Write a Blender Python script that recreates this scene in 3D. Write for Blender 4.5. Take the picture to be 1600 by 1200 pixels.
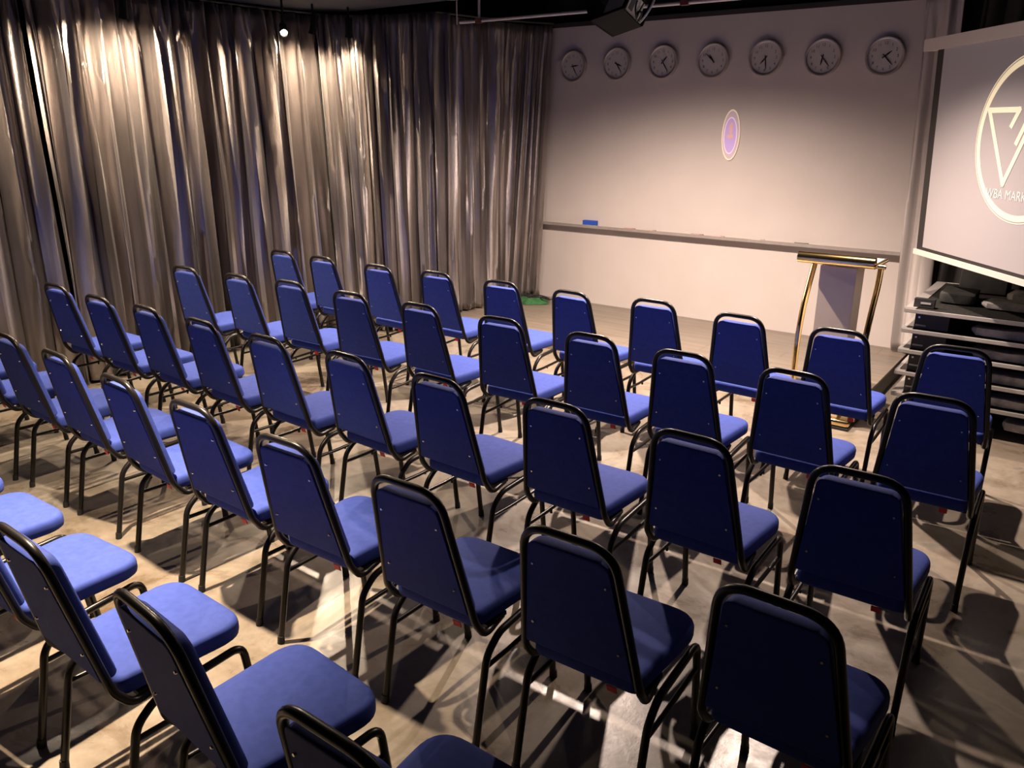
import bpy, bmesh, math, random
from mathutils import Vector, Matrix, noise
random.seed(7)
PI = math.pi
scn = bpy.context.scene
for o in list(bpy.data.objects): bpy.data.objects.remove(o)
C = scn.collection

# ------------------------------------------------------------------ camera
F, CH, YAW, PITCH, ROLL = 1.24262, 1.90071, 0.63534, 0.31515, 0.00389
cam_d = bpy.data.cameras.new('camera'); cam = bpy.data.objects.new('camera', cam_d); C.objects.link(cam)
cy, sy, cp, sp = math.cos(YAW), math.sin(YAW), math.cos(PITCH), math.sin(PITCH)
fw = Vector((-sy*cp, cy*cp, -sp)); rt = Vector((cy, sy, 0)); up = rt.cross(fw)
r2 = rt*math.cos(ROLL) + up*math.sin(ROLL); u2 = -rt*math.sin(ROLL) + up*math.cos(ROLL)
M = Matrix((r2, u2, -fw)).transposed().to_4x4(); M.translation = Vector((0, 0, CH))
cam.matrix_world = M
cam_d.sensor_fit = 'HORIZONTAL'; cam_d.sensor_width = 36; cam_d.lens = F*1000/1600*36
cam_d.clip_start = 0.05; cam_d.clip_end = 60
scn.camera = cam

# ------------------------------------------------------------------ world, exposure
w = bpy.data.worlds.new('world'); scn.world = w; w.use_nodes = True
w.node_tree.nodes['Background'].inputs[0].default_value = (.6, .7, 1, 1)
w.node_tree.nodes['Background'].inputs[1].default_value = 0.02
scn.view_settings.view_transform = 'Standard'; scn.view_settings.look = 'None'
scn.view_settings.exposure = 0.0; scn.view_settings.gamma = 1.0
scn.view_settings.use_curve_mapping = False

# ------------------------------------------------------------------ light table (built with their lamps below)
WARM = (1.0, .77, .55); WARM2 = (1.0, .76, .55); SOFT = (1.0, .775, .645)
# lamp head position, aim point, watts, cone angle deg, blend, colour, radius
LAMPS = [
 # floor / seats, foreground left
 ((-2.95, 1.38, 2.74), (-2.95, .80, 0), 1450, 84, 1.0, WARM, .03),
 ((-4.9, 2.45, 2.74), (-4.8, 2.4, 0), 250, 86, 1.0, WARM, .03),
 # stage front
 ((-1.38, 4.90, 2.74), (-1.45, 4.60, 0), 620, 130, 1.0, SOFT, .03),
 ((-2.9, 4.95, 2.74), (-2.9, 5.05, 0), 960, 151, 1.0, SOFT, .03),
 ((-4.0, 4.7, 2.74), (-4.0, 4.8, 0), 120, 130, 1.0, SOFT, .03),
]
CURT = (1.0, .77, .55)
# track heads washing the curtain: position, aim, watts
TRACK = [
 ((-5.62, 1.90, 2.64), (-5.95, 2.00, 1.4), 130),
 ((-5.60, 3.165, 2.63), (-5.98, 3.30, 1.4), 200),
 ((-5.60, 4.49, 2.612), (-2.2, 2.0, 0.4), 260),
 ((-5.60, 4.80, 2.665), (-5.95, 4.70, 1.4), 150),
 ((-5.50, 5.10, 2.66), (-5.75, 5.28, 1.3), 80),
]

# ------------------------------------------------------------------ helpers
def tag(o, label=None, cat=None, group=None, kind=None):
    if label: o['label'] = label
    if cat: o['category'] = cat
    if group: o['group'] = group
    if kind: o['kind'] = kind
    return o
def empty(name, loc=(0,0,0), rz=0):
    o = bpy.data.objects.new(name, None); C.objects.link(o); o.location = loc; o.rotation_euler = (0,0,rz)
    o.empty_display_size = .1
    return o
def mk(name, bm, m, parent=None, smooth=True, loc=None, rot=None):
    me = bpy.data.meshes.new(name); 
    bmesh.ops.recalc_face_normals(bm, faces=bm.faces)
    bm.to_mesh(me); bm.free()
    if smooth:
        for p in me.polygons: p.use_smooth = True
        me.set_sharp_from_angle(angle=math.radians(50))
    o = bpy.data.objects.new(name, me); C.objects.link(o)
    if m: me.materials.append(m)
    if parent: o.parent = parent
    if loc: o.location = loc
    if rot: o.rotation_euler = rot
    return o
def box(bm, c, s, rz=0, bev=0, mat=None):
    g = bmesh.ops.create_cube(bm, size=1)
    T = Matrix.Translation(c) @ (mat if mat else Matrix.Rotation(rz, 4, 'Z')) @ Matrix.Diagonal((*s, 1))
    bmesh.ops.transform(bm, matrix=T, verts=g['verts'])
    if bev:
        es = list({e for v in g['verts'] for e in v.link_edges})
        bmesh.ops.bevel(bm, geom=es, offset=bev, segments=2, affect='EDGES', profile=.5)
    return bm
def boxo(name, c, s, m, parent=None, bev=0, rz=0, smooth=False):
    return mk(name, box(bmesh.new(), c, s, rz, bev), m, parent, smooth)
def cyl(bm, a, b, r, n=16, r2=None):
    a, b = Vector(a), Vector(b); d = b-a
    q = Vector((0,0,1)).rotation_difference(d.normalized()).to_matrix().to_4x4()
    g = bmesh.ops.create_cone(bm, cap_ends=True, segments=n, radius1=r, radius2=r if r2 is None else r2, depth=d.length)
    bmesh.ops.transform(bm, matrix=Matrix.Translation((a+b)/2) @ q, verts=g['verts'])
    return bm
def tube(bm, pts, r, n=12, flat=1.0):
    pts = [Vector(p) for p in pts]
    t0 = (pts[1]-pts[0]).normalized()
    ref = Vector((1,0,0)) if abs(t0.x) < .9 else Vector((0,1,0))
    u = t0.cross(ref).normalized(); rings = []
    for i, p in enumerate(pts):
        if i == 0: t = t0
        elif i == len(pts)-1: t = (pts[i]-pts[i-1]).normalized()
        else: t = ((pts[i]-pts[i-1]).normalized() + (pts[i+1]-pts[i]).normalized()).normalized()
        u = (u - t*u.dot(t)).normalized(); v = t.cross(u)
        rings.append([bm.verts.new(p + (u*math.cos(2*PI*k/n)*flat + v*math.sin(2*PI*k/n))*r) for k in range(n)])
    for a, b in zip(rings, rings[1:]):
        for k in range(n): bm.faces.new((a[k], a[(k+1)%n], b[(k+1)%n], b[k]))
    bm.faces.new(rings[0]); bm.faces.new(rings[-1])
    return bm
def fillet(pts, rad, seg=7):
    pts = [Vector(p) for p in pts]; out = [pts[0]]
    for i in range(1, len(pts)-1):
        r = rad[i-1] if isinstance(rad, (list, tuple)) else rad
        a, p, b = pts[i-1], pts[i], pts[i+1]
        d1 = (a-p).normalized(); d2 = (b-p).normalized(); ang = d1.angle(d2)
        L = min(r/math.tan(ang/2), (a-p).length*.49, (b-p).length*.49)
        p1, p2 = p+d1*L, p+d2*L
        for k in range(seg+1):
            t = k/seg; out.append(p1*(1-t)**2 + p*2*t*(1-t) + p2*t*t)
    out.append(pts[-1]); return out
def rrect(w0, w1, y0, y1, r0, r1, n=8):
    """rounded trapezoid outline: half width w0 at y0, w1 at y1; corner radii r0, r1"""
    P = [(-w0, y0), (w0, y0), (w1, y1), (-w1, y1)]; R = [r0, r0, r1, r1]; out = []
    for i in range(4):
        a, p, b = Vector(P[i-1]), Vector(P[i]), Vector(P[(i+1) % 4])
        d1, d2 = (a-p).normalized(), (b-p).normalized(); L = R[i]
        for k in range(n+1):
            t = k/n; q = (p+d1*L)*(1-t)**2 + p*2*t*(1-t) + (p+d2*L)*t*t
            out.append(q)
    return out
def loft(bm, outline, layers, fmap):
    """layers: list of (inset scale offset in metres, height)"""
    c = sum(outline, Vector((0, 0)))/len(outline); rings = []
    for ins, h in layers:
        ring = []
        for p in outline:
            d = p-c; L = d.length; q = c + d*max(0, (L-ins))/L
            ring.append(bm.verts.new(fmap(q.x, q.y, h)))
        rings.append(ring)
    n = len(outline)
    for a, b in zip(rings, rings[1:]):
        for k in range(n): bm.faces.new((a[k], a[(k+1)%n], b[(k+1)%n], b[k]))
    bm.faces.new(rings[0]); bm.faces.new(rings[-1])
    return bm

# ------------------------------------------------------------------ materials
def mat(name, col, rough=.5, metal=0, spec=.5, emit=None, es=0, **kw):
    m = bpy.data.materials.new(name); m.use_nodes = True
    b = m.node_tree.nodes['Principled BSDF']
    b.inputs['Base Color'].default_value = (*col, 1); b.inputs['Roughness'].default_value = rough
    b.inputs['Metallic'].default_value = metal; b.inputs['Specular IOR Level'].default_value = spec
    if emit: b.inputs['Emission Color'].default_value = (*emit, 1); b.inputs['Emission Strength'].default_value = es
    for k, v in kw.items(): b.inputs[k.replace('_', ' ')].default_value = v
    return m
def nodes(m): return m.node_tree.nodes, m.node_tree.links, m.node_tree.nodes['Principled BSDF']
def noisy(m, scale, c1, c2, detail=5, vec='Object', stretch=(1,1,1), lo=.35, hi=.65, bump=0, bscale=None, rough=None):
    N, L, B = nodes(m)
    tc = N.new('ShaderNodeTexCoord'); mp = N.new('ShaderNodeMapping'); mp.inputs['Scale'].default_value = stretch
    L.new(tc.outputs[vec], mp.inputs[0])
    nz = N.new('ShaderNodeTexNoise'); nz.inputs['Scale'].default_value = scale; nz.inputs['Detail'].default_value = detail
    L.new(mp.outputs[0], nz.inputs['Vector'])
    cr = N.new('ShaderNodeValToRGB'); cr.color_ramp.elements[0].position = lo; cr.color_ramp.elements[1].position = hi
    cr.color_ramp.elements[0].color = (*c1, 1); cr.color_ramp.elements[1].color = (*c2, 1)
    L.new(nz.outputs[0], cr.inputs[0]); L.new(cr.outputs[0], B.inputs['Base Color'])
    if rough:
        mr = N.new('ShaderNodeMapRange'); mr.inputs[3].default_value = rough[0]; mr.inputs[4].default_value = rough[1]
        L.new(nz.outputs[0], mr.inputs[0]); L.new(mr.outputs[0], B.inputs['Roughness'])
    if bump:
        n2 = N.new('ShaderNodeTexNoise'); n2.inputs['Scale'].default_value = bscale or scale*8; n2.inputs['Detail'].default_value = 4
        L.new(mp.outputs[0], n2.inputs['Vector'])
        bp = N.new('ShaderNodeBump'); bp.inputs['Strength'].default_value = bump; bp.inputs['Distance'].default_value = .004
        L.new(n2.outputs[0], bp.inputs['Height']); L.new(bp.outputs[0], B.inputs['Normal'])
    return m, cr, mp

m_fabric = mat('blue_fabric', (.035, .075, .36), .7, spec=.15, Sheen_Weight=.03, Sheen_Roughness=.4)
m_fabric.node_tree.nodes['Principled BSDF'].inputs['Sheen Tint'].default_value = (.35, .45, 1, 1)
noisy(m_fabric, 40, (.040, .068, .30), (.049, .079, .345), bump=.25, bscale=900)
m_tube = mat('black_paint', (.007, .006, .0055), .34, spec=.4)
m_rubber = mat('black_rubber', (.01, .01, .01), .7)
m_screw = mat('screw_steel', (.75, .73, .7), .25, 1)
m_tag = mat('red_label', (.75, .03, .035), .55)
m_brass = mat('polished_brass', (.80, .60, .27), .13, 1)
m_lect = mat('lectern_laminate', (.62, .58, .54), .35)
noisy(m_lect, 6, (.60, .52, .42), (.64, .555, .45))
m_wall = mat('white_wall_paint', (.53, .485, .455), .6)
noisy(m_wall, 3, (.52, .475, .445), (.54, .495, .465), bump=0)
m_black = mat('black_wall_paint', (.012, .011, .011), .8, spec=.2)
noisy(m_black, 4, (.010, .009, .009), (.016, .015, .015))
m_dark = mat('dark_wall_paint', (.03, .028, .026), .8)
noisy(m_dark, 3, (.025, .023, .022), (.034, .031, .03))
m_soff = mat('dark_soffit_paint', (.05, .055, .065), .6)
noisy(m_soff, 2, (.026, .03, .038), (.034, .038, .046))
m_alu = mat('aluminium_trim', (.5, .48, .46), .5, .25)
noisy(m_alu, 30, (.28, .27, .26), (.36, .345, .33), stretch=(1, 20, 20))
m_tray = mat('grey_aluminium_tray', (.33, .30, .27), .5, .3)
noisy(m_tray, 20, (.31, .28, .255), (.35, .32, .29))
m_deck = mat('black_deck', (.03, .03, .03), .9, spec=.08)
noisy(m_deck, 60, (.014, .014, .014), (.028, .027, .026), bump=.3)
m_chan = mat('black_steel', (.015, .015, .015), .45)
m_pad = mat('grey_felt', (.26, .25, .24), .9)
noisy(m_pad, 14, (.25, .24, .23), (.5, .485, .465), bump=.6, bscale=70)
m_bcloth = mat('black_cloth', (.016, .017, .016), .85)
noisy(m_bcloth, 12, (.010, .011, .011), (.03, .03, .028), bump=.4, bscale=60)
m_green = mat('green_cloth', (.03, .16, .045), .8)
noisy(m_green, 20, (.012, .07, .018), (.025, .13, .035), bump=.5, bscale=80)
m_clockrim = mat('clock_rim', (.50, .46, .42), .35, .6)
m_dial = mat('clock_dial', (.60, .57, .54), .5)
m_ink = mat('clock_ink', (.02, .018, .016), .5)
m_eraser = mat('blue_eraser', (.02, .07, .42), .6)
m_lampbody = mat('lamp_black', (.010, .010, .010), .85, spec=.06)
m_pipe = mat('grey_conduit', (.55, .50, .46), .4, .2)
m_clamp = mat('dark_red_clamp', (.10, .012, .012), .5)
m_white = mat('white_plastic', (.75, .75, .74), .4)
m_proj = mat('projector_white', (.62, .66, .68), .35)
m_label = mat('label_paper', (.62, .64, .64), .6)
m_grille = mat('label_print', (.12, .13, .14), .6)
m_bulb = mat('lamp_glow', (1, .9, .8), .5, emit=(1, .80, .55), es=60)
m_bulb2 = mat('downlight_glow', (1, .9, .8), .5, emit=(1, .82, .6), es=25)

# curtain satin
def satin(name, c1, c2, metal=.75, rough=(.30, .46)):
    m = mat(name, c1, .4, metal)
    noisy(m, 5, c1, c2, stretch=(1, 1, .25), rough=rough, bump=.25, bscale=160)
    N, L, B = nodes(m); B.inputs['Sheen Weight'].default_value = .1
    tv = N.new('ShaderNodeCombineXYZ'); tv.inputs[2].default_value = 1; L.new(tv.outputs[0], B.inputs['Tangent'])
    B.inputs['Anisotropic'].default_value = .85
    return m
m_satin = satin('satin_taupe', (.29, .262, .25), (.44, .40, .385), metal=.9, rough=(.26, .36))
m_greycur = satin('satin_pale_grey', (.42, .385, .365), (.52, .48, .46), metal=.3, rough=(.5, .65))
m_blackcur = mat('black_drape', (.02, .019, .019), .7); noisy(m_blackcur, 4, (.014, .013, .013), (.03, .028, .028))

# polished concrete floor with stains
m_floor = bpy.data.materials.new('polished_concrete'); m_floor.use_nodes = True
N, L, B = nodes(m_floor)
tc = N.new('ShaderNodeTexCoord')
def nz(sc, det=6, rough=.6, dist=0, st=(1,1,1)):
    mp = N.new('ShaderNodeMapping'); mp.inputs['Scale'].default_value = st; L.new(tc.outputs['Object'], mp.inputs[0])
    n = N.new('ShaderNodeTexNoise'); n.inputs['Scale'].default_value = sc; n.inputs['Detail'].default_value = det
    n.inputs['Roughness'].default_value = rough; n.inputs['Distortion'].default_value = dist
    L.new(mp.outputs[0], n.inputs['Vector']); return n
def ramp(n, stops):
    cr = N.new('ShaderNodeValToRGB'); e = cr.color_ramp.elements
    while len(e) < len(stops): e.new(.5)
    for i, (p, c) in enumerate(stops): e[i].position = p; e[i].color = (*c, 1) if len(c) == 3 else c
    L.new(n.outputs[0], cr.inputs[0]); return cr
def mix(a, b, f, mode='MIX'):
    x = N.new('ShaderNodeMix'); x.data_type = 'RGBA'; x.blend_type = mode
    if isinstance(f, float): x.inputs[0].default_value = f
    else: L.new(f.outputs[0], x.inputs[0])
    L.new(a.outputs[2] if a.bl_idname == 'ShaderNodeMix' else a.outputs[0], x.inputs[6])
    L.new(b.outputs[2] if b.bl_idname == 'ShaderNodeMix' else b.outputs[0], x.inputs[7]); return x
big = nz(.55, 4, .5, .4); blot = nz(2.6, 8, .66, .9); fine = nz(14, 6, .7)
base = ramp(big, [(.36, (.33, .33, .31)), (.50, (.36, .32, .26)), (.62, (.26, .175, .105))])
st = ramp(blot, [(.30, (.16, .115, .07)), (.44, (.38, .335, .27)), (.58, (.50, .46, .39)), (.72, (.22, .235, .225))])
mx = mix(base, st, .68); fr = ramp(fine, [(.35, (.78, .78, .78)), (.65, (1.15, 1.15, 1.15))]); mx2 = mix(mx, fr, .6, 'MULTIPLY'); dk_ = N.new('ShaderNodeRGB'); dk_.outputs[0].default_value = (.55, .53, .505, 1); mx2 = mix(mx2, dk_, 1.0, 'MULTIPLY')
L.new(mx2.outputs[2], B.inputs['Base Color'])
rr = N.new('ShaderNodeMapRange'); rr.inputs[1].default_value = .3; rr.inputs[2].default_value = .7
rr.inputs[3].default_value = .20; rr.inputs[4].default_value = .46
L.new(blot.outputs[0], rr.inputs[0]); L.new(rr.outputs[0], B.inputs['Roughness'])
bp = N.new('ShaderNodeBump'); bp.inputs['Strength'].default_value = .22; bp.inputs['Distance'].default_value = .004
L.new(fine.outputs[0], bp.inputs['Height']); L.new(bp.outputs[0], B.inputs['Normal'])
B.inputs['Specular IOR Level'].default_value = .55

# stage laminate
m_stage = bpy.data.materials.new('stage_laminate'); m_stage.use_nodes = True
N, L, B = nodes(m_stage); tc = N.new('ShaderNodeTexCoord')
g1 = nz(5, 6, .6, .3, (.35, 6, 1)); g2 = nz(1.3, 3)
wr = ramp(g1, [(.3, (.13, .11, .09)), (.55, (.175, .15, .122)), (.75, (.22, .19, .158))])
bk = N.new('ShaderNodeTexBrick'); L.new(tc.outputs['Object'], bk.inputs['Vector'])
bk.inputs['Scale'].default_value = 1; bk.inputs['Brick Width'].default_value = 1.2; bk.inputs['Row Height'].default_value = .19
bk.inputs['Mortar Size'].default_value = .0025; bk.inputs['Color1'].default_value = (.95, .95, .95, 1)
bk.inputs['Color2'].default_value = (1.08, 1.05, 1.0, 1); bk.inputs['Mortar'].default_value = (.5, .48, .46, 1)
mm = mix(wr, bk, 1.0, 'MULTIPLY'); L.new(mm.outputs[2], B.inputs['Base Color'])
B.inputs['Roughness'].default_value = .42

# ------------------------------------------------------------------ room shell
def slab(name, x0, x1, y0, y1, z0, z1, m):
    return tag(boxo(name, ((x0+x1)/2, (y0+y1)/2, (z0+z1)/2), (x1-x0, y1-y0, z1-z0), m), kind='structure')
XL, XR, YB, YF, ZC = -7.2, 3.6, -3.0, 7.0, 3.45
slab('floor', XL-.1, XR+.1, YB-.1, YF+.2, -.1, 0, m_floor)
slab('ceiling', XL-.1, XR+.1, YB-.1, YF+.2, ZC, ZC+.1, m_black)
slab('wall_left', XL-.1, XL, YB-.1, YF+.2, 0, ZC, m_dark)
slab('wall_right', XR, XR+.1, YB-.1, YF+.2, 0, ZC, m_dark)
slab('wall_rear', XL, XR, YB-.1, YB, 0, ZC, m_dark)
slab('wall_back', XL, XR, YF+.06, YF+.16, 0, ZC, m_black)
slab('wall_stage', -5.2, -1.16, YF, YF+.06, 0, 2.79, m_wall)
slab('trim_1', -5.2, -1.16, YF-.012, YF, 2.79, 2.83, m_dark)
# lowered soffit over the seating
slab('ceiling_soffit', -6.16, 3.2, -2.6, 5.30, 2.84, 2.94, m_soff)

# whiteboard and tray
wb = empty('whiteboard', (-2.95, YF, .95)); tag(wb, 'tall wide white board above the long tray, behind the clocks and emblem', 'whiteboard')
boxo('board_surface', (0, -.004, .915), (3.56, .003, 1.85), m_wall, wb)
boxo('top_seam', (0, -.0055, 1.092), (3.56, .0015, .003), m_wall, wb)
tr = empty('marker_tray', (-2.95, YF, .93)); tag(tr, 'long thin grey tray running across the white wall below the board', 'tray')
boxo('tray_ledge', (0, -.035, -.004), (3.6, .07, .008), m_tray, tr)
boxo('tray_lip', (0, -.070, .004), (3.6, .006, .026), m_tray, tr)
er = empty('board_eraser', (-4.165, 6.958, .934)); tag(er, 'small blue board eraser on the left end of the tray', 'eraser')
boxo('eraser_body', (0, 0, .038), (.155, .045, .045), m_eraser, er, bev=.004)
boxo('felt_pad', (0, 0, .008), (.150, .042, .016), m_pad, er)
mks = [(-3.72, 'faded dark marker pen lying nearest the blue eraser', (.25,.12,.10)), (-3.50, 'marker pen second from the blue eraser on the tray', (.3,.2,.16)),
       (-3.02, 'thin marker pen lying near the middle of the tray', (.22,.14,.12)), (-2.82, 'marker pen just right of the middle of the tray', (.34,.2,.2)),
       (-2.45, 'short grey marker pen on the tray left of the lectern', (.25,.23,.22)), (-2.07, 'dark stub of marker pen on the tray just above the lectern', (.04,.035,.03))]
for x, lb, c in mks:
    k = empty('marker_pen', (x, 6.955, .944)); tag(k, lb, 'marker', 'marker pens on the tray')
    mk('pen_barrel', cyl(bmesh.new(), (-.055, 0, 0), (.03, 0, 0), .0085, 10), mat('pen_body', tuple(v*1.6 for v in c), .4), k)
    mk('pen_cap', cyl(bmesh.new(), (.03, 0, 0), (.062, 0, 0), .0095, 10), mat('pen_cap', c, .4), k)

# emblem of light cast on the board by the projector
def disc(bm, cx, cz, rx, rz, y, n=48, r_in=None):
    vs = [bm.verts.new((cx+rx*math.cos(2*PI*k/n), y, cz+rz*math.sin(2*PI*k/n))) for k in range(n)]
    if r_in is None: bm.faces.new(vs)
    else:
        vi = [bm.verts.new((cx+r_in[0]*math.cos(2*PI*k/n), y, cz+r_in[1]*math.sin(2*PI*k/n))) for k in range(n)]
        for k in range(n): bm.faces.new((vs[k], vs[(k+1)%n], vi[(k+1)%n], vi[k]))
    return bm
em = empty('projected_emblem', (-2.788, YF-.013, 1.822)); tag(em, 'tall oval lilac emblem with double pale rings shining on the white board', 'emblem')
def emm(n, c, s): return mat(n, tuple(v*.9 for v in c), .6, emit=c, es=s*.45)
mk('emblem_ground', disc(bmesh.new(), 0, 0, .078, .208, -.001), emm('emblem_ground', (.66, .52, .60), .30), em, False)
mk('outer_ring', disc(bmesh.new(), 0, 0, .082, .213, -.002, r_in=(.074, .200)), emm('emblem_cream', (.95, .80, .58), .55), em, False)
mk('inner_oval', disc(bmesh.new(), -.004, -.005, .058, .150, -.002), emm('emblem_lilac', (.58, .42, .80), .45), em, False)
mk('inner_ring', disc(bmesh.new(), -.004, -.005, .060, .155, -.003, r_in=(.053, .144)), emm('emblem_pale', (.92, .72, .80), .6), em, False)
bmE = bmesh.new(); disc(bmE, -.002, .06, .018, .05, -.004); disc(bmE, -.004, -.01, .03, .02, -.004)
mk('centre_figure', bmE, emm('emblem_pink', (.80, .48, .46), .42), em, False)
# ------------------------------------------------------------------ stage
st = empty('low_stage', (-3.1, 6.35, 0)); tag(st, 'low wood-topped stage in front of the white wall', 'stage')
mk('stage_top', box(bmesh.new(), ((-1.11-6.6)/2+3.1, 0, .139), (5.49, 1.30, .022), bev=.003), m_stage, st, False)
boxo('front_fascia', ((-1.12-6.6)/2+3.1, -.64, .064), (5.47, .016, .128), m_stage, st)
boxo('end_fascia', (-1.12+3.1, 0, .064), (.016, 1.264, .128), m_chan, st)  # black here stands in for shade on the unlit stage end, not steel
boxo('stage_body', ((-1.14-6.6)/2+3.1, 0, .064), (5.43, 1.25, .127), m_black, st)

# ------------------------------------------------------------------ clocks
def text_mesh(body, size, ext=0.0, align='CENTER'):
    cu = bpy.data.curves.new('lettering', 'FONT'); cu.body = body; cu.size = size; cu.extrude = ext
    cu.align_x = align; cu.align_y = 'CENTER'
    o = bpy.data.objects.new('lettering_tmp', cu); C.objects.link(o); bpy.context.view_layer.update()
    dg = bpy.context.evaluated_depsgraph_get()
    me = bpy.data.meshes.new_from_object(o.evaluated_get(dg)); bpy.data.objects.remove(o)
    return me
def glass_mat():
    m = bpy.data.materials.new('clock_glass'); m.use_nodes = True; N, L, B = nodes(m)
    N.remove(B); o = N['Material Output']; t = N.new('ShaderNodeBsdfTransparent'); g = N.new('ShaderNodeBsdfGlossy'); g.inputs['Roughness'].default_value = .04
    x = N.new('ShaderNodeMixShader'); x.inputs[0].default_value = .06
    t.inputs[0].default_value = (.95, .95, .95, 1)
    L.new(t.outputs[0], x.inputs[1]); L.new(g.outputs[0], x.inputs[2]); L.new(x.outputs[0], o.inputs[0]); return m
m_glass = glass_mat()
R = .128
bmn = bmesh.new()
for h in range(1, 13):
    me = text_mesh(str(h), .030); a = h*PI/6
    t_ = bmesh.new(); t_.from_mesh(me)
    bmesh.ops.transform(t_, matrix=Matrix.Translation((math.sin(a)*.093, -.0245, math.cos(a)*.093)) @ Matrix.Rotation(PI/2, 4, 'X'), verts=t_.verts)
    tm = bpy.data.meshes.new('t'); t_.to_mesh(tm); t_.free(); bmn.from_mesh(tm)
num_me = bpy.data.meshes.new('numerals'); bmn.to_mesh(num_me); bmn.free()
def dial_bm():
    bm = cyl(bmesh.new(), (0, -.003, 0), (0, -.023, 0), R, 56); old = set(bm.faces); bm.from_mesh(num_me)
    for f in bm.faces: f.material_index = 0 if f in old else 1
    return bm
def ring_bm(r_out, r_in, y0, y1, n=56):
    bm = bmesh.new(); prof = [(r_in, y0), (r_out, y0), (r_out+.003, (y0+y1)/2), (r_out-.004, y1), (r_in+.004, y1), (r_in, y1+.004)]
    rs = [[bm.verts.new((r*math.cos(2*PI*k/n), y, r*math.sin(2*PI*k/n))) for k in range(n)] for r, y in prof]
    for i in range(len(rs)):
        a, b = rs[i], rs[(i+1) % len(rs)]
        for k in range(n): bm.faces.new((a[k], a[(k+1)%n], b[(k+1)%n], b[k]))
    return bm
def hand_bm(ang, ln, wd, y):
    bm = bmesh.new(); d = Vector((math.sin(ang), 0, math.cos(ang))); q = Vector((d.z, 0, -d.x))
    P = [-d*.022-q*wd*.6, -d*.022+q*wd*.6, d*ln*.5+q*wd, d*ln+q*wd*.3, d*ln-q*wd*.3, d*ln*.5-q*wd]
    f = [bm.verts.new(p+Vector((0, y, 0))) for p in P]; g = [bm.verts.new(p+Vector((0, y-.0015, 0))) for p in P]
    bm.faces.new(f); bm.faces.new(g)
    for k in range(6): bm.faces.new((f[k], f[(k+1)%6], g[(k+1)%6], g[k]))
    return bm
clk = [(-4.423, 2.437, 84, 152, 'leftmost round wall clock, half against the curtain edge'),
       (-3.945, 2.442, 112, 146, 'second wall clock from the left, showing about twenty five past three'),
       (-3.474, 2.441, 42, 148, 'third wall clock from the left, hands spread near one and five'),
       (-3.000, 2.433, 326, 312, 'middle wall clock, both hands pointing to the upper left'),
       (-2.539, 2.435, 222, 172, 'fifth wall clock from the left, hands pointing down near half past seven'),
       (-2.074, 2.421, 190, 140, 'sixth wall clock from the left, hands pointing down to the right'),
       (-1.608, 2.410, 52, 136, 'rightmost wall clock, nearest the pull-down screen')]
rim_me = dial_me = glass_me = None
for x, z, ha, ma, lb in clk:
    k = empty('wall_clock', (x, YF-.006, z)); tag(k, 'round pale wall clock: '+lb if len(lb.split()) < 11 else lb, 'clock', 'row of seven wall clocks')
    if rim_me is None:
        o = mk('clock_rim', ring_bm(R+.014, R-.006, -.002, -.036), m_clockrim, k); rim_me = o.data
        o = mk('dial', dial_bm(), m_dial, k, False); dial_me = o.data; dial_me.materials.append(m_ink)
        o = mk('glass_cover', disc(bmesh.new(), 0, 0, R-.004, R-.004, -.032), m_glass, k, False); glass_me = o.data
    else:
        for nm, me in (('clock_rim', rim_me), ('dial', dial_me), ('glass_cover', glass_me)):
            o = bpy.data.objects.new(nm, me); C.objects.link(o); o.parent = k
    mk('hour_hand', hand_bm(math.radians(ha), .060, .0065, -.0255), m_ink, k, False)
    mk('minute_hand', hand_bm(math.radians(ma), .090, .0050, -.0275), m_ink, k, False)

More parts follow.
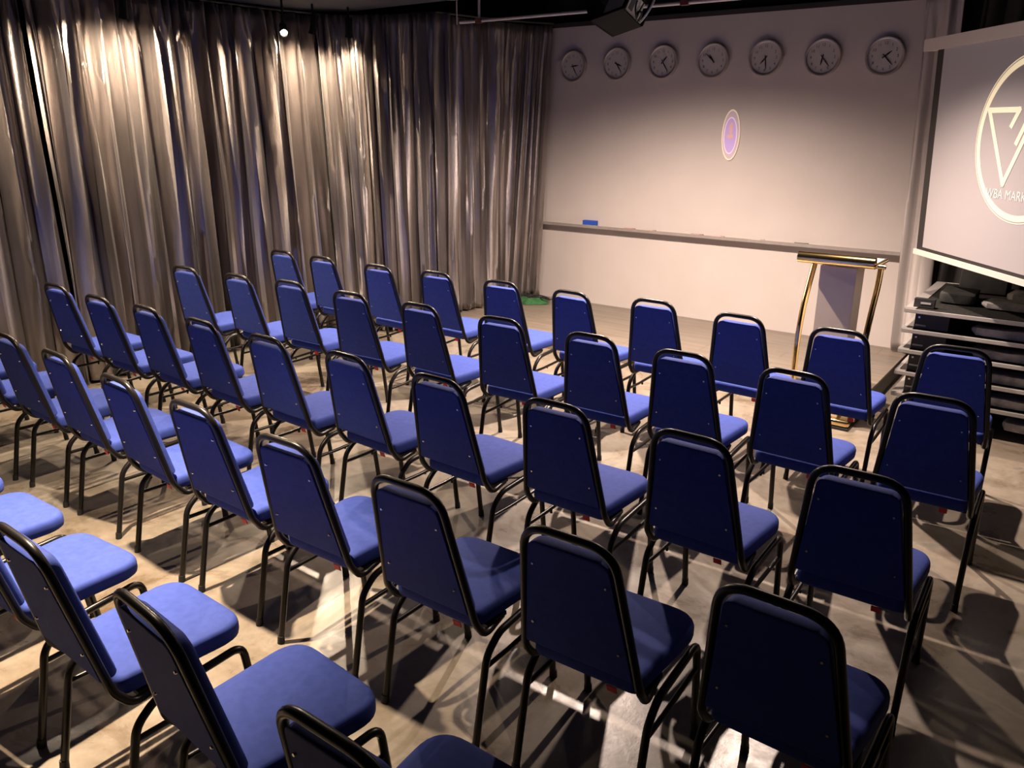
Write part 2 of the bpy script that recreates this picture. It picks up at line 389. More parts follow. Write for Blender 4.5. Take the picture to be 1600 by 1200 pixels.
# ------------------------------------------------------------------ curtains
def smooth_path(P, step=.012):
    """Catmull-Rom resample -> list of (pos, normal)"""
    P = [Vector(p) for p in P]; Q = [P[0]*2-P[1]] + P + [P[-1]*2-P[-2]]; dense = []
    for i in range(1, len(Q)-2):
        for k in range(60):
            t = k/60; a, b, c, d = Q[i-1], Q[i], Q[i+1], Q[i+2]
            dense.append(.5*((2*b)+(c-a)*t+(2*a-5*b+4*c-d)*t*t+(3*b-a-3*c+d)*t**3))
    dense.append(P[-1]); out = [dense[0]]; acc = 0
    for a, b in zip(dense, dense[1:]):
        L = (b-a).length; pos = 0
        while acc + L - pos >= step:
            pos += step-acc; acc = 0; out.append(a.lerp(b, min(1, pos/L)))
        acc += L-pos
    return out
def curtain(name, top, bot, zt, zb, mtl, seed, amp=.055, lam=.17, rows=34, pleat=.075, lean=.5, step=.012):
    rnd = random.Random(seed); T = smooth_path(top, step); n = len(T); Bt = smooth_path(bot, step)
    Bm = [Bt[min(len(Bt)-1, int(i*(len(Bt)-1)/(n-1)))].lerp(Bt[min(len(Bt)-1, int(i*(len(Bt)-1)/(n-1))+1)], (i*(len(Bt)-1)/(n-1)) % 1) for i in range(n)]
    # fold phase warped so that fold widths vary
    ph = []; a = 0
    for i in range(n):
        s = i*step; f = 1+.55*noise.noise(Vector((s*1.7, seed*3.1, 0)))+.35*noise.noise(Vector((s*4.3, seed, 5)))
        a += f*step/lam; ph.append(a)
    bm = bmesh.new(); grid = []
    for r in range(rows+1):
        v = r/rows; row = []                                  # v = 0 top, 1 bottom
        for i in range(n):
            s = i*step
            c = T[i].lerp(Bm[i], v); j = min(i+2, n-1); k0 = max(i-2, 0)
            t = (T[j].lerp(Bm[j], v)-T[k0].lerp(Bm[k0], v)).normalized(); nn = Vector((t.y, -t.x))
            dr = lean*v*(.35*noise.noise(Vector((s*1.1, 2+seed, v*.8))) + .25*noise.noise(Vector((s*3, 9+seed, v*1.2))))
            p = ph[i]+dr
            big = math.sin(2*PI*p); big = math.copysign(abs(big)**.85, big)
            sec = math.sin(2*PI*(p*1.93+.3*math.sin(2*PI*p*.37)+v*.35))
            am = amp*(.85+.6*noise.noise(Vector((s*1.3, v*1.1, seed)))+.35*v)
            tw = min(1, v/.12); top_f = math.sin(2*PI*s/pleat)
            d = am*(big*.8*(.35+.65*tw)+sec*.45)+(1-tw)*.012*top_f
            d += .006*noise.noise(Vector((s*16, v*5, seed+7)))+.012*noise.noise(Vector((s*5, v*3.5, seed+1)))
            side = .75*am*math.sin(4*PI*p)*tw*.5
            q = c+nn*d+t*side
            hem = .012*math.sin(2*PI*p)+.01*noise.noise(Vector((s*2, 1, seed)))
            row.append(bm.verts.new((q.x, q.y, zt+(zb-zt)*v+(abs(hem) if r == rows else 0))))
        grid.append(row)
    for a, b in zip(grid, grid[1:]):
        for i in range(n-1): bm.faces.new((a[i], a[i+1], b[i+1], b[i]))
    o = mk(name, bm, mtl); md = o.modifiers.new('thickness', 'SOLIDIFY'); md.thickness = .002
    return o
tag(curtain('satin_curtain', [(-6.3, .55), (-6.2, 1.4), (-6.09, 2.72)], [(-6.35, .5), (-6.25, 1.4), (-6.09, 2.72)], 2.80, .02, m_satin, 3, amp=.085, lam=.15),
    'shiny taupe satin curtain at the far left edge, left of the dark vertical gap', 'curtain', 'tall satin curtains along the wall')
tag(curtain('satin_curtain', [(-6.0, 2.68), (-6.02, 3.6), (-6.0, 4.7), (-5.96, 5.12)], [(-6.0, 2.66), (-6.05, 3.6), (-6.0, 4.7), (-5.86, 5.16)], 2.80, .02, m_satin, 11, amp=.085, lam=.14),
    'shiny taupe satin curtain behind the left ends of the chair rows', 'curtain', 'tall satin curtains along the wall')
tag(curtain('satin_curtain', [(-5.84, 5.02), (-5.6, 5.26), (-5.2, 5.46), (-4.80, 5.62)], [(-5.74, 5.04), (-5.4, 5.30), (-5.1, 5.46), (-4.78, 5.61)], 2.80, .02, m_satin, 23, amp=.06, lam=.13),
    'taupe satin curtain where the curtained wall turns toward the stage', 'curtain', 'tall satin curtains along the wall')
tag(curtain('satin_curtain', [(-4.98, 5.72), (-4.90, 6.1), (-4.82, 6.5), (-4.78, 6.62)], [(-4.95, 5.74), (-4.92, 6.1), (-4.93, 6.45), (-4.96, 6.62)], 2.80, .165, m_satin, 31, amp=.045, lam=.10),
    'dark taupe satin curtain hanging down onto the stage boards', 'curtain', 'tall satin curtains along the wall')
tag(curtain('satin_curtain', [(-4.82, 6.66), (-4.72, 6.78), (-4.60, 6.87)], [(-5.02, 6.66), (-4.88, 6.80), (-4.74, 6.90)], 2.80, .165, m_satin, 37, amp=.022, lam=.055, lean=.15, step=.005),
    'tightly gathered edge of satin curtain against the white wall left of the clocks', 'curtain', 'tall satin curtains along the wall')
# curtain rail
tag(mk('curtain_rail', tube(bmesh.new(), [(-6.3, .5, 2.82), (-6.08, 2.7, 2.82), (-6.0, 4.7, 2.82), (-5.9, 5.1, 2.82), (-5.55, 5.4, 2.82), (-4.97, 5.62, 2.82), (-4.84, 6.4, 2.82), (-4.6, 6.88, 2.82)], .012, 8), m_chan),
    'thin dark rail carrying the satin curtains under the ceiling', 'curtain rail')
tag(curtain('grey_curtain', [(-1.36, 6.93), (-1.24, 6.90), (-1.10, 6.90)], [(-1.24, 6.88), (-1.12, 6.86), (-.97, 6.86)], 2.82, .16, m_greycur, 41, amp=.022, lam=.13, lean=.3),
    'plain pale grey curtain hanging at the right end of the white wall', 'curtain')
tag(curtain('black_curtain', [(-1.0, 6.97), (0, 6.97), (1.5, 6.97), (3.4, 6.97)], [(-1.0, 6.97), (0, 6.97), (1.5, 6.97), (3.4, 6.97)], 3.2, .02, m_blackcur, 47, amp=.03, lam=.2, rows=16, step=.02),
    'black drape behind the screen and the stacked platforms', 'curtain')

# green cloth and cable at curtain foot on stage
gc = bmesh.new(); n = 40; ctr = gc.verts.new((0, 0, .03)); rg = []
for j, (rr_, hh) in enumerate(((.35, .045), (.7, .035), (.9, .02), (1.0, .003))):
    rg.append([gc.verts.new(((.20*rr_+.015*math.sin(5*a+j))*math.cos(a), (.11*rr_+.012*math.sin(7*a))*math.sin(a), hh*(1+.3*math.sin(3*a+j)))) for a in [2*PI*k/n for k in range(n)]])
for k in range(n): gc.faces.new((ctr, rg[0][k], rg[0][(k+1)%n]))
for a, b in zip(rg, rg[1:]):
    for k in range(n): gc.faces.new((a[k], b[k], b[(k+1)%n], a[(k+1)%n]))
tag(mk('green_cloth', gc, m_green, loc=(-4.66, 6.62, .151), rot=(0, 0, .35)), 'crumpled green cloth on the stage at the foot of the curtain', 'cloth')
cb = [(-4.80+.30*(1-math.cos(t*.5))*.5+.06*math.cos(t*1.7), 6.70+.06*math.sin(t*1.7), .20+.012*math.sin(t*2.3)) for t in [k*.22 for k in range(60)]]
cb += [(-4.42, 6.82, .17), (-4.34, 6.9, .162), (-4.28, 6.93, .162)]
tag(mk('power_cable', tube(bmesh.new(), cb, .006, 6), m_rubber), 'tangled black cable lying on the green cloth by the wall', 'cable')

# ------------------------------------------------------------------ chair
HW = .198
def make_chair():
    root = empty('banquet_chair')
    # seat pad
    out = rrect(.172, .203, -.155, .238, .03, .10)
    def fs(x, y, h): return (x, y, h + (0.010*(1-(x/.2)**2)*(1-((y-.04)/.2)**2) if h > .46 else 0))
    lay = [(.030, .413), (.010, .414), (.002, .420), (0, .430), (0, .450), (.003, .460), (.009, .467), (.018, .4705), (.035, .472), (.07, .473), (.12, .474), (.17, .474)]
    mk('seat', loft(bmesh.new(), out, lay, fs), m_fabric, root)
    # back pad: plane leaning back. local plane: height along a line y = y0 - k (z - z0)
    def yb(z): return -.201-.205*(z-.54)
    outb = rrect(.170, .119, .487, .864, .008, .030)
    def fb(x, z, h): return (x, yb(z)+h, z+(min(1, max(0, h)/.03)*.012*max(0, 1-(x/.11)**2)*max(0, (z-.80)/.068) if z > .80 else 0))
    lay = [(.012, -.004), (.003, -.0045), (0, -.002), (0, .022), (.001, .032), (.005, .040), (.012, .046), (.03, .050), (.06, .052), (.10, .053), (.13, .053)]
    back = mk('backrest', loft(bmesh.new(), outb, lay, fb), m_fabric, root)
    for sx in (-1, 1):
        for z, wx in ((.788, .110), (.574, .134)):
            bm = bmesh.new(); cyl(bm, (sx*wx, yb(z)-.0035, z), (sx*wx, yb(z)-.0085, z), .0055, 10, .0035)
            mk('screw', bm, m_screw, back)
    # hoop
    def hp(x, z): return Vector((x, yb(z)+.008, z))
    top = .905; path = [(-.168, -.02, .398), (-.183, -.128, .388), hp(-.184, .455), hp(-.132, top), hp(.132, top), hp(.184, .455), (.183, -.128, .388), (.168, -.02, .398)]
    # widen to pass the bends smoothly
    mk('back_frame', tube(bmesh.new(), fillet(path, [.06, .09, .088, .088, .09, .06], 8), .0122, 12), m_tube, root)
    for sx in (-1, 1):
        x = sx*HW
        full = fillet([(x, -.2, .018), (x, -.138, .325), (x, -.075, .376), (x, .03, .382)], [.09, .09], 8)
        mk('leg', tube(bmesh.new(), full, .0122, 12), m_tube, root)
        mk('seat_rail', tube(bmesh.new(), [(x, .03, .382), (x, .12, .386)], .0122, 12), m_tube, root)
        full = fillet([(x, .12, .386), (x, .205, .391), (x, .251, .018)], [.045], 9)
        mk('leg', tube(bmesh.new(), full, .0122, 12), m_tube, root)
        mk('stretcher', tube(bmesh.new(), [(x, -.147, .285), (x, -.02, .283), (x, .218, .292)], .0085, 10), m_tube, root)
        bm = bmesh.new(); cyl(bm, (x*.97, .03, .268), (x*.97, .03, .283), .006, 8)
        mk('stacking_stud', bm, m_rubber, root)
    for sx in (-1, 1):
        for y, dy in ((-.2, -.003), (.251, .002)):
            mk('rubber_foot', cyl(bmesh.new(), (sx*HW, y+dy, 0), (sx*HW, y, .03), .0145, 12, .0135), m_rubber, root)
    for sx in (-1, 1): boxo('seat_bracket', (sx*.165, -.06, .405), (.03, .10, .014), m_tube, root)
    bm = bmesh.new(); box(bm, (.088, -.148, .403), (.030, .003, .022), mat=Matrix.Rotation(.25, 4, 'X'))
    mk('care_label', bm, m_tag, root, False)
    return root
CHAIRS = {
 'A1': (-0.473, 4.429, 0.062),
 'A10': (-5.417, 4.408, -0.0),
 'A2': (-1.0, 4.442, 0.01),
 'A3': (-1.524, 4.449, -0.036),
 'A4': (-2.088, 4.515, -0.007),
 'A5': (-2.603, 4.435, -0.072),
 'A6': (-3.182, 4.441, 0.015),
 'A7': (-3.761, 4.444, 0.005),
 'A8': (-4.288, 4.393, -0.0),
 'A9': (-4.915, 4.399, -0.0),
 'B1': (-0.413, 3.563, 0.02),
 'B10': (-5.359, 3.484, 0.049),
 'B2': (-0.946, 3.571, -0.017),
 'B3': (-1.462, 3.562, 0.016),
 'B4': (-1.971, 3.584, 0.027),
 'B5': (-2.554, 3.595, 0.048),
 'B6': (-3.123, 3.587, -0.008),
 'B7': (-3.711, 3.572, 0.051),
 'B8': (-4.303, 3.587, 0.033),
 'B9': (-4.771, 3.521, -0.0),
 'C1': (-0.463, 2.653, 0.021),
 'C10': (-5.402, 2.597, 0.022),
 'C2': (-0.992, 2.632, -0.011),
 'C3': (-1.548, 2.629, 0.015),
 'C4': (-2.104, 2.597, -0.022),
 'C5': (-2.658, 2.605, -0.038),
 'C6': (-3.212, 2.585, -0.02),
 'C7': (-3.773, 2.593, -0.036),
 'C8': (-4.311, 2.594, -0.038),
 'C9': (-4.817, 2.572, -0.0),
 'D1': (-0.425, 1.839, -0.023),
 'D10': (-5.4, 1.85, 0.02),
 'D2': (-0.963, 1.8, 0.033),
 'D3': (-1.504, 1.779, 0.009),
 'D4': (-2.066, 1.779, 0.03),
 'D5': (-2.618, 1.796, -0.002),
 'D6': (-3.143, 1.801, -0.053),
 'D7': (-3.736, 1.831, -0.03),
 'D8': (-4.278, 1.838, -0.019),
 'D9': (-4.84, 1.83, -0.02),
 'E1': (-0.919, 0.977, -0.0),
 'E2': (-1.508, 0.985, -0.082),
 'E3': (-2.081, 0.967, -0.02),
 'E4': (-2.646, 0.956, 0.075),
 'E5': (-3.2, 0.97, 0.03),
 'E6': (-3.72, 0.97, -0.02),
}
LABELS = {
 'A1': 'blue padded chair, rightmost, front row, nearest the stage',
 'A10': 'blue padded chair, leftmost, front row, nearest the stage',
 'A2': 'blue padded chair, second from the right, front row, nearest the stage',
 'A3': 'blue padded chair, third from the right, front row, nearest the stage',
 'A4': 'blue padded chair, fourth from the right, front row, nearest the stage',
 'A5': 'blue padded chair, fifth from the right, front row, nearest the stage',
 'A6': 'blue padded chair, fifth from the left, front row, nearest the stage',
 'A7': 'blue padded chair, fourth from the left, front row, nearest the stage',
 'A8': 'blue padded chair, third from the left, front row, nearest the stage',
 'A9': 'blue padded chair, second from the left, front row, nearest the stage',
 'B1': 'blue padded chair, rightmost, second row from the stage',
 'B10': 'blue padded chair, leftmost, second row from the stage',
 'B2': 'blue padded chair, second from the right, second row from the stage',
 'B3': 'blue padded chair, third from the right, second row from the stage',
 'B4': 'blue padded chair, fourth from the right, second row from the stage',
 'B5': 'blue padded chair, fifth from the right, second row from the stage',
 'B6': 'blue padded chair, fifth from the left, second row from the stage',
 'B7': 'blue padded chair, fourth from the left, second row from the stage',
 'B8': 'blue padded chair, third from the left, second row from the stage',
 'B9': 'blue padded chair, second from the left, second row from the stage',
 'C1': 'blue padded chair, rightmost, third row from the stage',
 'C10': 'blue padded chair, leftmost, third row from the stage',
 'C2': 'blue padded chair, second from the right, third row from the stage',
 'C3': 'blue padded chair, third from the right, third row from the stage',
 'C4': 'blue padded chair, fourth from the right, third row from the stage',
 'C5': 'blue padded chair, fifth from the right, third row from the stage',
 'C6': 'blue padded chair, fifth from the left, third row from the stage',
 'C7': 'blue padded chair, fourth from the left, third row from the stage',
 'C8': 'blue padded chair, third from the left, third row from the stage',
 'C9': 'blue padded chair, second from the left, third row from the stage',
 'D1': 'blue padded chair, rightmost, fourth row from the stage',
 'D10': 'blue chair at left edge, only seat in view, farther one, fourth row',
 'D2': 'blue padded chair, second from the right, fourth row from the stage',
 'D3': 'blue padded chair, third from the right, fourth row from the stage',
 'D4': 'blue padded chair, fourth from the right, fourth row from the stage',
 'D5': 'blue padded chair, fifth from the right, fourth row from the stage',
 'D6': 'blue padded chair, third visible back from the left, fourth row from stage',
 'D7': 'blue padded chair, second visible back from the left, fourth row from stage',
 'D8': 'blue padded chair with the leftmost visible back, fourth row from the stage',
 'D9': 'blue chair at left edge, only seat in view, nearer one, fourth row',
 'E1': 'blue padded chair, back cut off by the bottom edge, rightmost, rearmost row',
 'E2': 'blue padded chair, next to the rightmost, rearmost row',
 'E3': 'blue padded chair, third from the right, rearmost row',
 'E4': 'blue padded chair, fourth from the right, rearmost row',
 'E5': 'blue padded chair, fifth from the right, rearmost row',
 'E6': 'blue padded chair, leftmost in view, rearmost row',
}
proto = make_chair()
kids = list(proto.children); sub = {k: list(k.children) for k in kids}
def copy_chair():
    r = proto.copy(); C.objects.link(r)
    for k in kids:
        c = k.copy(); C.objects.link(c); c.parent = r
        for g in sub[k]:
            d = g.copy(); C.objects.link(d); d.parent = c
    return r
first = True
for nm, (x, y, th) in CHAIRS.items():
    o = proto if first else copy_chair(); first = False
    o.location = (x, y, 0); o.rotation_euler = (0, 0, th)
    tag(o, LABELS[nm], 'chair', 'blue banquet chairs set out in rows')

# ------------------------------------------------------------------ lectern
lc = empty('lectern', (-1.32, 5.33, 0)); tag(lc, 'pale lectern with curved polished brass side rails standing before the stage', 'lectern')
boxo('column', (.008, .02, .56), (.225, .20, .99), m_lect, lc, bev=.004)
# base plate with brass edge
boxo('base_plate', (-.02, .05, .009), (.46, .36, .018), m_chan, lc, bev=.002)
boxo('base_cover', (-.02, .05, .042), (.455, .35, .046), m_brass, lc, bev=.014, smooth=True)
# reading desk, sloping towards the speaker (who stands on the stage side)
dk = boxo('reading_desk', (0, .04, 1.082), (.44, .33, .016), m_lect, lc, bev=.003); 
mk('front_roll', cyl(bmesh.new(), (-.232, -.13, 1.105), (.232, -.13, 1.105), .036, 24), m_brass, lc)
for sx in (-1, 1): mk('desk_side_trim', cyl(bmesh.new(), (sx*.222, -.09, 1.078), (sx*.222, .21, 1.078), .015, 14), m_brass, lc)
mk('side_stub', cyl(bmesh.new(), (.222, -.04, 1.076), (.275, -.04, 1.074), .015, 14), m_brass, lc)
for sx in (-1, 1):
    P = [(sx*.205, .17, 1.06), (sx*.212, .12, .93), (sx*.213, .03, .74), (sx*.21, -.02, .55), (sx*.208, -.03, .35), (sx*.205, -.02, .15), (sx*.2, .0, .04)]
    P = smooth3 = [Vector(p) for p in P]
    dens = []
    for i in range(len(P)-1):
        a = P[max(i-1, 0)]; b = P[i]; c = P[i+1]; d = P[min(i+2, len(P)-1)]
        for k in range(6):
            t = k/6; dens.append(.5*((2*b)+(c-a)*t+(2*a-5*b+4*c-d)*t*t+(3*b-a-3*c+d)*t**3))
    dens.append(P[-1])
    mk('side_rail', tube(bmesh.new(), dens, .019, 14), m_brass, lc)

# ------------------------------------------------------------------ projection screen
hd, tl = -.903, .052
t = Vector((math.cos(hd), math.sin(hd), 0)); nb = Vector((-t.y, t.x, 0))
d = Vector((nb.x*math.sin(tl), nb.y*math.sin(tl), -math.cos(tl)))
Nn = t.cross(d).normalized()
if Nn.y > 0: Nn = -Nn            # towards the audience
A = Vector((-1.07, 6.0, 2.367)); SW, SH = 2.02, 1.264
def SP(u, v, off=0): return A+t*u+d*v+Nn*off
def quadbox(bm, u0, u1, v0, v1, f0, f1):
    vs = [bm.verts.new(SP(u, v, f)) for f in (f0, f1) for u, v in ((u0, v0), (u1, v0), (u1, v1), (u0, v1))]
    for q in ((0,1,2,3), (4,5,6,7), (0,1,5,4), (1,2,6,5), (2,3,7,6), (3,0,4,7)): bm.faces.new([vs[i] for i in q])
    return bm
sc = empty('projection_screen'); tag(sc, 'pull-down projection screen with a round cream logo above the stacked platforms', 'screen')
m_scr = mat('screen_fabric', (.29, .275, .285), .8, emit=(.30, .27, .31), es=.04)  # faint emission in the fabric stands in for projected light
m_bord = mat('screen_border', (.010, .008, .008), .7)
mk('housing', quadbox(bmesh.new(), -.125, SW+.12, -.068, .004, .03, -.045), mat('screen_housing', (.50, .45, .41), .5), sc, False)
mk('border', quadbox(bmesh.new(), 0, SW, 0, SH, 0, -.002), m_bord, sc, False)
mk('screen_surface', quadbox(bmesh.new(), .075, SW-.075, .004, SH-.022, .0015, .0005), m_scr, sc, False)
mk('weight_bar', quadbox(bmesh.new(), -.02, SW+.02, SH, SH+.034, .012, -.012), mat('bar_white', (.55, .50, .46), .4), sc, False)
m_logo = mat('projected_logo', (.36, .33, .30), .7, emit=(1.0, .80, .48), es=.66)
def ann(bm, uc, vc, r0, r1, off, n=96):
    a = [bm.verts.new(SP(uc+r0*math.cos(2*PI*k/n), vc+r0*math.sin(2*PI*k/n), off)) for k in range(n)]
    b = [bm.verts.new(SP(uc+r1*math.cos(2*PI*k/n), vc+r1*math.sin(2*PI*k/n), off)) for k in range(n)]
    for k in range(n): bm.faces.new((a[k], a[(k+1)%n], b[(k+1)%n], b[k]))
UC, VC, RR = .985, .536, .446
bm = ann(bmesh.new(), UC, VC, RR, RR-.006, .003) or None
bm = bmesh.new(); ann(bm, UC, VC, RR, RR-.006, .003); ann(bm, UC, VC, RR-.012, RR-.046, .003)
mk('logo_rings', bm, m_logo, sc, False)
def stroke(bm, pts, w, off=.0035):
    for (a, b) in zip(pts, pts[1:]):
        a, b = Vector(a), Vector(b); e = (b-a).normalized(); q = Vector((-e.y, e.x))*w/2; a2 = a-e*w*.4; b2 = b+e*w*.4
        bm.faces.new([bm.verts.new(SP(p.x, p.y, off)) for p in (a2+q, b2+q, b2-q, a2-q)])
        off += .0002
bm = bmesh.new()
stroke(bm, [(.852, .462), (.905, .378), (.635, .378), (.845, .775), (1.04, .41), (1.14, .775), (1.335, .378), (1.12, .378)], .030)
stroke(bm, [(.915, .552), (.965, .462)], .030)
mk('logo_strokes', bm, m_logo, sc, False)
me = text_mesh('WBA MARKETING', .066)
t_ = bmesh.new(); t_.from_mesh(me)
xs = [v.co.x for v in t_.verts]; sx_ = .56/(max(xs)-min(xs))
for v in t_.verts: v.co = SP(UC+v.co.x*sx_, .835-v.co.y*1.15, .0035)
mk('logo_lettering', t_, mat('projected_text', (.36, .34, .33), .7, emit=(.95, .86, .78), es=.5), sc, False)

# ------------------------------------------------------------------ stacked platforms
PX0, PX1, PY0, PY1 = -.955, 1.45, 5.60, 6.76
levels = [.205, .355, .505, .642, .775]
ordn = ['lowest platform of the stack resting nearest the floor', 'second platform from the bottom of the stack', 'middle platform of the stack',
        'second platform from the top of the stack', 'topmost platform of the stack under the screen']
for i, z in enumerate(levels):
    p = empty('stage_platform', ((PX0+PX1)/2, (PY0+PY1)/2, z)); w_ = PX1-PX0; dpt = PY1-PY0
    tag(p, 'black folding stage platform with aluminium edge, '+ordn[i], 'platform', 'stacked folding stage platforms')
    boxo('deck', (0, 0, -.013), (w_-.012, dpt-.012, .022), m_deck, p)
    for sy in (-1, 1): boxo('edge_trim', (0, sy*dpt/2, -.011), (w_, .014, .026), m_alu, p, bev=.003)
    boxo('end_trim', (w_/2, 0, -.011), (.012, dpt-.014, .026), m_alu, p)
    bm = bmesh.new(); box(bm, (-w_/2+.03, 0, .0005), (.062, dpt-.016, .005)); box(bm, (-w_/2, 0, -.011), (.012, dpt-.014, .026))
    mk('end_trim', bm, m_alu, p, False)
    h = (z-levels[i-1]-.026 if i else .178)
    boxo('end_frame', (-w_/2+.16, 0, -.025-h/2), (.20, dpt-.10, h-.004), m_chan, p)
    boxo('front_channel', (.12, -dpt/2+.26, -.05), (w_-.5, .03, .05), m_chan, p)
    boxo('rear_channel', (.12, dpt/2-.10, -.05), (w_-.5, .03, .05), m_chan, p)
    for sx in (-.8, -.2, .45, .95):
        mk('folded_leg', cyl(bmesh.new(), (sx, -dpt/2+.32, -.085), (sx+.5, -dpt/2+.32, -.085), .02, 12), m_chan, p)
    mk('bolt', cyl(bmesh.new(), (-w_/2+.085, -dpt/2+.05, -.055), (-w_/2+.085, -dpt/2+.042, -.055), .007, 10), m_screw, p)
    boxo('slot_plate', (-w_/2+.10, -dpt/2+.047, -.108), (.062, .006, .010), m_alu, p)
# castored base under lowest
# grey pads between the platforms
pl = 0
pads = [(-.50, .62, .505+.002, 2), (.16, .5, .507, 2), (-.52, .60, .357, 3), (.12, .55, .357, 3), (-.42, .30, .207, 4), (-.02, .40, .207, 4), (-.25, .45, .062, 5), (-.52, .85, .644, 1)]
padl = ['long grey pad between the second and third platforms from the top', 'shorter grey pad at right, between the second and third platforms from the top',
        'wrinkled grey pad on the middle gap of the stack', 'grey pad at the right of the middle gap of the stack', 'small rounded grey pad in the lower gap of the stack',
        'rounded grey pad at the right of the lower gap', 'grey pad just above the floor under the stack', 'long flat grey pad right under the topmost platform']
def pad_bm(w_, d_, h_, sd, segs=26):
    bm = bmesh.new(); rings = []; n = 14
    for i in range(segs+1):
        u = i/segs; x = -w_/2+w_*u; e = min(1, math.sin(PI*u)**.05 if 0 < u < 1 else 0.25)
        ring = []
        for k in range(n):
            a = 2*PI*k/n; ca, sa = math.cos(a), math.sin(a)
            yy = math.copysign(abs(ca)**.3, ca)*d_/2*e; zz = math.copysign(abs(sa)**.3, sa)*h_/2*e
            q = .006*noise.noise(Vector((x*9, yy*14, sd)))*3
            ring.append(bm.verts.new((x, yy+q*.6, h_/2+zz*(1+q*6))))
        rings.append(ring)
    for a, b in zip(rings, rings[1:]):
        for k in range(n): bm.faces.new((a[k], a[(k+1)%n], b[(k+1)%n], b[k]))
    bm.faces.new(rings[0]); bm.faces.new(rings[-1]); return bm
for (x, w_, z, k), lb in zip(pads, padl):
    tag(mk('grey_pad', pad_bm(w_, .15, .066, k+x), m_pad, loc=(x+w_/2-.05, 5.715, z)), lb, 'pad', 'grey pads packed in the platform stack')
# things on top of the stack
tag(mk('grey_pad', pad_bm(1.1, .22, .045, 11.3), m_pad, loc=(-.02, 5.98, .778)), 'long grey pad lying on the top of the stack at the front', 'pad', 'grey pads on the top of the stack')
tag(mk('grey_pad', pad_bm(1.0, .20, .085, 15.3), m_pad, loc=(.05, 6.22, .778)), 'thicker grey pad behind the front one on the stack', 'pad', 'grey pads on the top of the stack')
tag(mk('folded_black_cloth', pad_bm(.22, .30, .075, 21.3), m_bcloth, loc=(-.71, 6.05, .778)), 'folded black cloth heaped at the left of the stack top', 'cloth')
tag(mk('black_case', box(bmesh.new(), (0, 0, .08), (.30, .26, .16), bev=.01), m_bcloth, loc=(-.62, 6.55, .778)), 'black case at the back of the stack top', 'case')
bk_ = empty('leg_bracket', (-.86, 5.70, .778)); tag(bk_, 'small black steel bracket with a pale slot on the top platform corner', 'bracket')
boxo('bracket_body', (0, 0, .028), (.12, .05, .056), m_chan, bk_); boxo('slot_plate', (.01, -.027, .03), (.06, .004, .012), m_alu, bk_)

# ------------------------------------------------------------------ projector in its hanging cage
c1 = Vector((-2.449, 4.267, 2.374)); c2 = Vector((-1.958, 2.999, 2.374)); c3 = Vector((-2.298, 4.319, 2.423))
e1 = (c2-c1).normalized(); e2 = (c3-c1).normalized(); e3 = e1.cross(e2)
if e3.z < 0: e3 = -e3
pc = empty('projector_mount'); tag(pc, 'black hanging projector shelf at the top edge in front of the white wall', 'projector mount')
def obox(bm, o, a, b, c):
    vs = [bm.verts.new(o+x*a+y*b+z*c) for z in (0, 1) for x, y in ((0,0), (1,0), (1,1), (0,1))]
    for q in ((0,1,2,3), (4,5,6,7), (0,1,5,4), (1,2,6,5), (2,3,7,6), (3,0,4,7)): bm.faces.new([vs[i] for i in q])
    return bm
mk('shelf_plate', obox(bmesh.new(), c1, e1*.75, e2*.167, e3*.012), m_lampbody, pc, False)
mk('shelf_side', obox(bmesh.new(), c1, e1*.75, e2*.010, e3*.16), m_lampbody, pc, False)
def RAY(px, py, T): return Vector((0, 0, CH)) + fw*T + r2*((px-800)/(1000*F)*T) - u2*((py-600)/(1000*F)*T)
bq = (RAY(1020, 0, 4.44)-c3)
mk('corner_post', obox(bmesh.new(), c3-e2*.012, e1*.02, e2*.022, bq*2.6), m_lampbody, pc, False)
mk('corner_post', obox(bmesh.new(), c1, e1*.02, e2*.022, bq*2.6), m_lampbody, pc, False)
mk('corner_post', obox(bmesh.new(), c3-e2*.012+e1*.73, e1*.02, e2*.022, bq*2.6), m_lampbody, pc, False)
pj = empty('projector'); tag(pj, 'white projector with paper label and loose cables on the black hanging shelf', 'projector')
o0 = c3+e1*.035-e2*.02+e3*.014
mk('projector_body', obox(bmesh.new(), o0, e1*.50, -e2*.13, bq*.75), m_proj, pj, False)
side = e1.cross(bq).normalized()
if side.dot(-fw) < 0: side = -side
mk('paper_label', obox(bmesh.new(), o0+e1*.04+bq*.32+side*.001, e1*.15, bq*.34, side*.002), m_label, pj, False)
bm = bmesh.new()
for k in range(4): obox(bm, o0+e1*.055+bq*(.38+.065*k)+side*.004, e1*(.11-.015*(k % 2)), bq*.022, side*.001)
mk('label_print', bm, m_grille, pj, False)
bm = bmesh.new()
for k in range(9): obox(bm, o0+e1*(.33+.016*k)+bq*.2+side*.001, e1*.007, bq*.4, side*.002)
mk('vent_slots', bm, m_grille, pj, False)
def cable_pts(f, n=40): return [f(i/n) for i in range(n+1)]
mk('black_cable', tube(bmesh.new(), cable_pts(lambda u: o0+e1*(.10+.20*u+.03*math.sin(9*u))+bq*(.10+.25*math.sin(6.5*u)+.45*u*u)+side*(.016+.012*math.sin(11*u))), .005, 6), m_rubber, pj)
mk('black_cable', tube(bmesh.new(), cable_pts(lambda u: o0+e1*(.155+.02*math.sin(5*u))+bq*(-.02+1.0*u)+side*(.014)), .004, 6), m_rubber, pj)
mk('white_cable', tube(bmesh.new(), cable_pts(lambda u: o0+e1*(.01+.06*math.sin(PI*u)**2-.03*u)+bq*(.05+1.6*u)+side*(.01+.035*math.sin(PI*u))), .006, 6), m_white, pj)

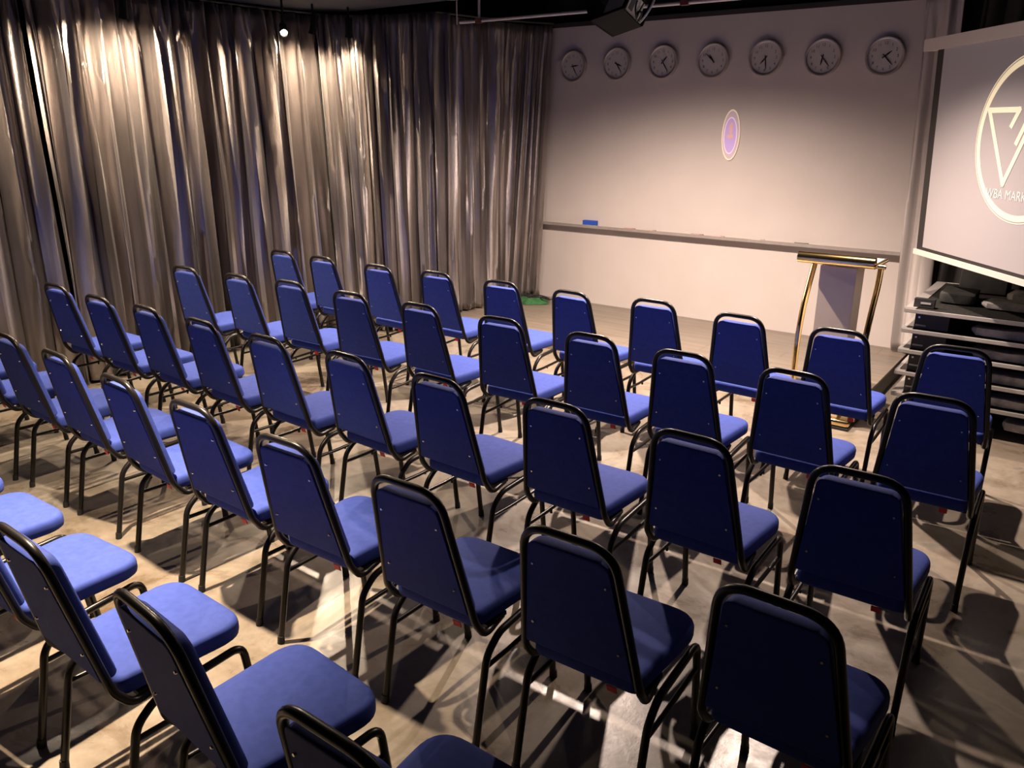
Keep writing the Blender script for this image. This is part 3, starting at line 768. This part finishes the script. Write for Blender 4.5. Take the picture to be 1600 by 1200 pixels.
# conduit across the ceiling void with its hangers
pp = empty('ceiling_conduit', (0, 5.5, 2.70)); tag(pp, 'thin pale conduit running across the dark ceiling above the white wall', 'pipe')
mk('pipe', tube(bmesh.new(), [(-4.60, 0, 0), (3.0, 0, -.015)], .012, 12), m_pipe, pp)
for x in (-4.40, -2.6, -.6):
    mk('hanger_rod', cyl(bmesh.new(), (x, 0, .01), (x, 0, .74), .010, 10), m_pipe, pp)
    boxo('clamp', (x, 0, .0), (.06, .034, .038), m_clamp, pp)
tag(mk('ceiling_wire', cyl(bmesh.new(), (-4.72, 5.6, 2.70), (-4.72, 5.6, 3.45), .006, 8), m_pipe), 'thin vertical wire left of the red clamp in the dark ceiling', 'wire')
# pale fixture whose underside shows at the top edge
fx = empty('ceiling_fixture', (-1.72, 6.1, 2.80)); tag(fx, 'pale rounded ceiling fixture just showing at the top edge above the clocks', 'ceiling fixture')
bm = bmesh.new(); bmesh.ops.create_uvsphere(bm, u_segments=24, v_segments=12, radius=.20)
bmesh.ops.transform(bm, matrix=Matrix.Diagonal((1, 1, .35, 1)), verts=bm.verts)
mk('fixture_dome', bm, m_white, fx)
mk('fixture_stem', cyl(bmesh.new(), (0, 0, .05), (0, 0, .65), .02, 10), m_pipe, fx)

# ------------------------------------------------------------------ lamps
def aim(o, p, q):
    o.location = p; o.rotation_euler = (Vector(q)-Vector(p)).to_track_quat('-Z', 'Y').to_euler()
def spot(p, q, watts, ang, blend, col, rad, parent=None):
    l = bpy.data.lights.new('spot_light', 'SPOT'); l.energy = watts; l.spot_size = math.radians(ang); l.spot_blend = blend
    l.color = col; l.shadow_soft_size = rad; o = bpy.data.objects.new('spot_light', l); C.objects.link(o); aim(o, p, q); return o
dll = ['ceiling downlight over the foreground seats', 'ceiling downlight near the curtain above the left row ends', 'ceiling downlight above the lectern',
       'ceiling downlight above the middle of the stage front', 'ceiling downlight above the left of the stage front', 'ceiling downlight behind the camera', 'ceiling downlight at the right of the seats']
for (p, q, W, ang, bl, col, rad), lb in zip(LAMPS, dll):
    e = empty('downlight', (p[0], p[1], 2.84)); tag(e, lb, 'ceiling light')
    mk('lamp_can', ring_bm(.055, .046, 0, .10, 24), m_lampbody, e, rot=None)
    e.children[0].rotation_euler = (-PI/2, 0, 0); e.children[0].location = (0, 0, 0)
    mk('lamp_glass', cyl(bmesh.new(), (0, 0, -.055), (0, 0, -.05), .044, 24), m_bulb2, e)
    spot((p[0], p[1], p[2]-.01), q, W, ang, bl, col, rad)
tll = ['black spotlight above the curtain at the far left edge', 'black spotlight hanging over the bright hot spot at the upper left of the curtain',
       'lit spotlight glowing toward the room in front of the curtain', 'black spotlight just right of the glowing one', 'black spotlight second to the right of the glowing one']
for i, ((p, q, W), lb) in enumerate(zip(TRACK, tll)):
    e = empty('track_spotlight', p); tag(e, lb, 'spotlight')
    dv = (Vector(q)-Vector(p)).normalized()
    R_ = dv.to_track_quat('-Z', 'Y').to_euler()
    bm = bmesh.new(); n = 20; prof = [(0, .10), (.026, .10), (.030, .09), (.030, -.035), (.034, -.055), (.029, -.055), (.026, -.02), (0, -.02)]
    rs = [[bm.verts.new((max(r, .0005)*math.cos(2*PI*k/n), max(r, .0005)*math.sin(2*PI*k/n), z)) for k in range(n)] for r, z in prof]
    for a, b in zip(rs, rs[1:]):
        for k in range(n): bm.faces.new((a[k], a[(k+1)%n], b[(k+1)%n], b[k]))
    mk('lamp_head', bm, m_lampbody, e, rot=R_)
    bm = bmesh.new(); bmesh.ops.create_uvsphere(bm, u_segments=16, v_segments=10, radius=.026)
    bmesh.ops.transform(bm, matrix=Matrix.Translation((0, 0, -.034)) @ Matrix.Diagonal((1, 1, .55, 1)), verts=bm.verts)
    mk('bulb', bm, m_bulb, e, rot=R_)
    mk('stem', cyl(bmesh.new(), (0, 0, .0), (0, 0, 2.84-p[2]), .009, 10), m_lampbody, e)
    spot(Vector(p)+dv*.065, q, W, (156, 156, 130, 145, 110)[i], .7, CURT if i != 2 else WARM, .025)
